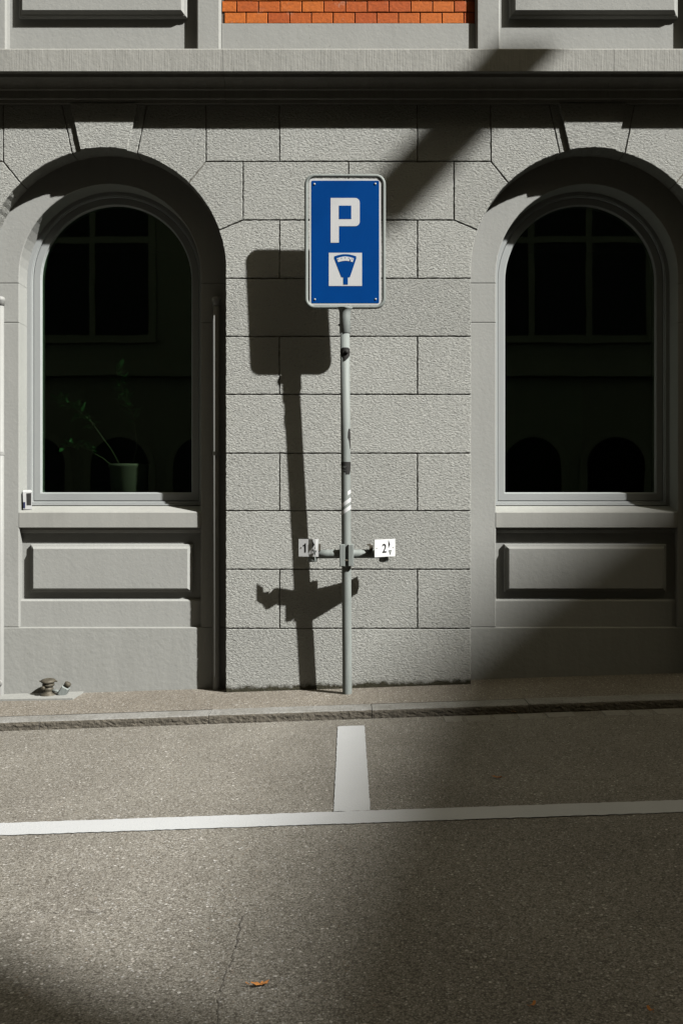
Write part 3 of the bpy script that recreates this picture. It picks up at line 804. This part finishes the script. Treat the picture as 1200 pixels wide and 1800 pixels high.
def bay_plate(ch, corner_l, corner_r, zmid, label, bent):
    """corner_l / corner_r : (x, y) of the left and right edge in the sign's frame"""
    A = Vector((corner_l[0], corner_l[1], zmid)); B = Vector((corner_r[0], corner_r[1], zmid)); w = (B - A).length; h = .113
    ex = (B - A).normalized(); ez = Vector((0, 0, 1)); ey = ez.cross(ex)
    mt = Matrix((ex, ey, ez)).transposed().to_4x4(); mt.translation = (A + B) / 2
    n = 8; V = []; Fc = []
    for s, yy in ((0, -.0015), (1, .0015)):
        for k in range(2):
            for i in range(n + 1):
                t = i / n; by = -.012 * math.sin(max(0, (t - .55) / .45) * math.pi) * (1 if k else .2) if bent else 0
                V.append((w * (t - .5), yy + by, (k - .5) * h))
    w1 = n + 1
    for i in range(n):
        Fc.append((i, i + 1, w1 + i + 1, w1 + i)); Fc.append((2 * w1 + i, 3 * w1 + i, 3 * w1 + i + 1, 2 * w1 + i + 1))
        Fc.append((i, 2 * w1 + i, 2 * w1 + i + 1, i + 1)); Fc.append((w1 + i, w1 + i + 1, 3 * w1 + i + 1, 3 * w1 + i))
    Fc += [(0, w1, 3 * w1, 2 * w1), (n, 2 * w1 + n, 3 * w1 + n, w1 + n)]
    o = add('number_plate', (V, Fc), 'white', psign); o.matrix_local = mt; o['label'] = label
    if ch == '1':
        d = add('digit', prism([(-.004, -.029), (.005, -.029), (.005, .029), (-.001, .029), (-.005, .021), (-.014, .017), (-.014, .010), (-.004, .013)], 0, .001), 'black', o); d.location = (-.022, -.0030, 0)
    else:
        d = link('digit', text_mesh(ch, .058), o); d.location = (-.008, -.0034, -.029); d.rotation_euler = (math.radians(90), 0, 0)
    dx = .045; fy = -.0135 if bent else -.0032
    add('arrow', prism([(dx - .016, -.004), (dx - .001, .022), (dx - .016, .050)], fy, fy + .001), 'black', o)
    tri = [(dx - .013, -.016), (dx, -.048), (dx + .013, -.016)]
    add('triangle_outline', prism(tri, fy, fy + .0008), 'black', o)
    add('triangle', prism(offset(tri, -.0035)[::-1] if False else [(dx - .0085, -.0185), (dx, -.041), (dx + .0085, -.0185)], fy - .0008, fy - .0002), 'galv', o)
    for sx in (-w / 2 + .016, w / 2 - .02): add('screw', lathe([(.0045, 0), (.003, .002)], 10, (sx, -.0018 - (.010 if bent and sx > 0 else 0), .0), (0, -1, 0)), 'rust', o)
    return o
def local(px, py, delta):
    k = (DIST - delta) / F; return ((px - VX) * k + .007, -delta + .165)
zp = EYE + (866 - 963) * (DIST - .21) / F - zb
bay_plate('1', local(525, 0, 51 * S), local(559.5, 0, 59 * S), zp, 'white plate with the number 1, bent at its right side', True)
bay_plate('2', local(658, 0, 74 * S), local(694, 0, 42 * S), zp, 'white plate with the number 2, turned to the right', False)

# ------------------------------------------------------------------ small things
def pipe(cx, label):
    o = empty('conduit_pipe', (cx, .108, SLOPE * cx), label, 'pipe', 'pipes in the window niche'); z0 = SLOPE * cx
    add('tube', tube([(0, 0, -.06), (0, 0, .02), (0, 0, 2.60 - z0)], .0245, 16), 'pipe', o, True)
    add('cap', lathe([(.026, 2.575 - z0), (.0265, 2.60 - z0), (.032, 2.607 - z0), (.033, 2.622 - z0), (.026, 2.635 - z0), (.010, 2.641 - z0)], 20), 'pipe', o, True)
    add('clamp', join(lathe([(.0250, 1.56 - z0), (.0275, 1.562 - z0), (.0275, 1.584 - z0), (.0250, 1.586 - z0)], 16), xf(box(-.007, .007, -.036, -.022, 1.564, 1.582), Matrix.Translation((0, 0, -z0))), xf(box(-.008, .008, .02, .045, 1.566, 1.580), Matrix.Translation((0, 0, -z0)))), 'pipe', o)
    return o
pipe(-.893, 'tall grey pipe in the dark right corner of the left window niche')
lp = pipe(-2.360, 'tall grey pipe cut by the left picture edge, in full sun')
add('inspection_plate', lathe([(.021, 0), (.021, .006), (.015, .008)], 16, (.004, -.0245, .10), (0, -1, 0)), 'pipe', lp, True)

# concrete pad and the capped valve in the niche corner
pp = [ground(-40, 1233, .0), ground(128, 1230.5, .0), ground(150, 1216, .0)]
padp = [(pp[0][0], pp[0][1]), (pp[1][0], pp[1][1]), (pp[2][0], REC - .004), (-2.42, REC - .004)]
V = [(x, y, .012 + SLOPE * x) for x, y in padp] + [(x, y, -.05 + SLOPE * x) for x, y in padp]
pad = tag(add('concrete_pad', (V, [(0, 1, 2, 3), (0, 4, 5, 1), (1, 5, 6, 2), (2, 6, 7, 3), (3, 7, 4, 0)]), 'plinth'), kind='structure')
vx, vy = -2.02, .062; vz = .012 + SLOPE * vx
val = empty('capped_valve', (vx, vy, vz), 'small weathered iron standpipe with a round cap beside a valve, at foot of wall', 'valve')
add('body', lathe([(.052, -.03), (.052, .008), (.036, .014), (.031, .03), (.034, .034), (.034, .046), (.030, .05), (.030, .058), (.040, .062), (.040, .074), (.036, .078), (.036, .084)], 22), 'rust', val, True)
add('cap', xf(lathe([(.036, 0), (.046, .004), (.0485, .010), (.0465, .018), (.030, .024), (.010, .026), (.008, .023)], 24), Matrix.Translation((0, 0, .083)) @ Matrix.Rotation(.10, 4, 'X')), 'rust', val, True)
for sx in (-.053, .054): add('lug', tube([(sx * .8, 0, .094), (sx * 1.12, -.004, .092)], .0055, 8), 'rust', val)
add('side_outlet', lathe([(.012, 0), (.014, .012), (.013, .022), (.006, .022)], 12, (-.02, -.028, .052), (-.3, -1, 0)), 'rust', val, True)
tap = Matrix.Translation((.092, -.008, .0)) @ Matrix.Rotation(.5, 4, 'Y')
add('valve_block', xf(box(-.026, .026, -.024, .024, -.005, .062, .006), tap), 'galv', val)
add('valve_stem', xf(lathe([(.017, .06), (.017, .07), (.020, .074), (.022, .077), (.022, .092), (.018, .096)], 18), tap), 'rust', val, True)
add('link_pipe', tube([(.03, -.008, .03), (.06, -.012, .028), (.095, -.008, .02)], .010, 10), 'galv', val, True)

# drink carton left on the sill
cx, cy, cz = at(49.5, 893.5, .215); cz = 1.1765 + (cy - .152) * .253
car = empty('drink_carton', (cx, cy, cz), 'small silver drink carton standing on the left end of the sill', 'carton')
V = [(-.030, -.021, 0), (.026, -.021, 0), (.026, .021, 0), (-.030, .021, 0), (-.034, -.024, .118), (.027, -.020, .121), (.027, .022, .121), (-.034, .02, .118), (-.030, -.004, .132), (.024, .002, .134), (.024, .006, .134), (-.030, .000, .132)]
car_rot = Matrix.Rotation(.35, 4, 'Z')
add('body', xf((V, [(0, 1, 5, 4), (1, 2, 6, 5), (2, 3, 7, 6), (3, 0, 4, 7), (4, 5, 9, 8), (5, 6, 10, 9), (6, 7, 11, 10), (7, 4, 8, 11), (8, 9, 10, 11), (3, 2, 1, 0)]), car_rot), 'carton', car)
add('label_panel', xf(([(-.008, -.0225, .028), (.021, -.0220, .028), (.021, -.0222, .112), (-.010, -.0245, .110)], [(0, 1, 2, 3)]), car_rot), 'residue', car)
add('label_stripe', xf(([(-.029, -.0228, .01), (-.018, -.0226, .005), (-.018, -.0240, .05), (-.030, -.0245, .05)], [(0, 1, 2, 3)]), car_rot), 'navy', car)
ts = Matrix.Translation((-.062, -.006, 0)) @ Matrix.Rotation(.10, 4, 'Y')
o = add('wooden_spatula', xf(prism([(-.011, 0), (.011, 0), (.010, .08), (.006, .10), (0, .106), (-.006, .10), (-.010, .08)], -.003, .003, .001), ts), 'plaster')
o.location = (cx, cy, cz); tag(o, 'flat grey stick leaning upright beside the drink carton on the sill', 'stick')

# leaves and litter
def leaf(px, py, size, rot, label, surf=ROADZ, lobes=True):
    g = ground(px, py, surf); pts = []
    n = 22
    for i in range(n):
        t = 2 * math.pi * i / n; r = (.36 + .64 * abs(math.cos(t))) * (1 if not lobes else (.72 + .28 * (1 if i % 3 else -.4)))
        pts.append((r * math.cos(t) * size, r * math.sin(t) * size * .62))
    V = [(0, 0, .006)] + [(x, y, .003 + abs(y) * .35 + (x / size) ** 2 * .008 + random.uniform(0, .004)) for x, y in pts]
    V += [(-size * 1.0, 0, .006), (-size * 1.5, .004, .012), (-size * 1.5, .009, .012)]
    Fc = [(0, 1 + i, 1 + (i + 1) % n) for i in range(n)] + [(n + 1, n + 3, n + 2)]
    o = add('fallen_leaf', (V, Fc), 'leaf'); o.location = (g[0], g[1], g[2] + .001); o.rotation_euler = (0, 0, rot)
    sm = o.modifiers.new('thickness', 'SOLIDIFY'); sm.thickness = .0008
    return tag(o, label, 'leaf', 'fallen leaves')
leaf(458, 1734, .027, .2, 'largest orange brown fallen leaf, on the sunlit road near the bottom')
leaf(873, 1369, .026, 2.7, 'curled brown leaf on the shaded bay beyond the white line')
leaf(906, 1253, .020, .4, 'small orange leaf in the gutter against the shaded kerb')
leaf(84, 1277, .020, 1.2, 'reddish leaf scrap in the gutter at far left', ROADZ, False)
leaf(936, 1771, .012, .9, 'tiny leaf scrap at bottom right, left of another scrap', ROADZ, False)
leaf(1142, 1780, .012, 2.0, 'tiny leaf scrap nearest the bottom right corner', ROADZ, False)
g = ground(925, 1214, 0.0)
o = add('cigarette_butt', tube([(-.016, 0, .005), (.0, .001, .005), (.016, 0, .006)], .0045, 8), 'butt'); o.location = g; o.rotation_euler = (0, 0, .7)
tag(o, 'white cigarette butt lying on the shaded pavement', 'cigarette butt')

# plant behind the left pane
px0 = -AX + .035
pot = empty('potted_plant', (px0, .58, 1.235), 'leafy plant in a pale pot behind the left window glass', 'plant')
add('pot', lathe([(.115, -.01), (.125, .0), (.14, .25), (.147, .26), (.147, .28), (.135, .28), (.13, .25)], 28), 'pot', pot, True)
def spray(name, path, nleaf, ls):
    P = [Vector(p) for p in path]; st = add('stem', tube(P, [.006 - .003 * i / len(P) for i in range(len(P))], 6), 'stem', pot, True)
    for i in range(nleaf):
        t = .45 + .55 * i / nleaf; f = t * (len(P) - 1); k = min(int(f), len(P) - 2); c = P[k].lerp(P[k + 1], f - k)
        d = Vector((random.uniform(-1, 1), random.uniform(-.9, .5), random.uniform(-.3, .8))).normalized(); s = d.cross(Vector((random.uniform(-.3, .3), 0, 1))).normalized()
        L = ls * random.uniform(.7, 1.2); u = s.cross(d)
        V = [c, c + d * L * .35 + s * L * .2 + u * .006, c + d * L * .75 + s * L * .15, c + d * L, c + d * L * .75 - s * L * .15, c + d * L * .35 - s * L * .2 + u * .006, c + d * L * .5 - u * .008]
        add('leaf', (V, [(0, 1, 6), (1, 2, 6), (2, 3, 6), (3, 4, 6), (4, 5, 6), (5, 0, 6)]), 'green', pot)
spray('s', [(.0, 0, .18), (.06, -.03, .40), (.04, -.04, .62), (-.03, -.05, .80), (-.08, -.06, .95)], 34, .10)
spray('s', [(-.02, 0, .18), (-.12, -.04, .38), (-.26, -.06, .58), (-.40, -.07, .70), (-.50, -.08, .74)], 40, .10)
spray('s', [(-.02, 0, .18), (-.18, -.05, .32), (-.36, -.06, .42), (-.46, -.06, .40)], 22, .09)
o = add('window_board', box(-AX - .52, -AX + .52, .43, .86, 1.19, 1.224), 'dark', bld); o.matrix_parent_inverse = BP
scr = add('added_green_board', box(AX - .60, AX + .16, .95, .99, .3, 2.16), 'reflection_green', bld); scr.matrix_parent_inverse = BP  # board added inside to imitate the greenish reflection low in the pane
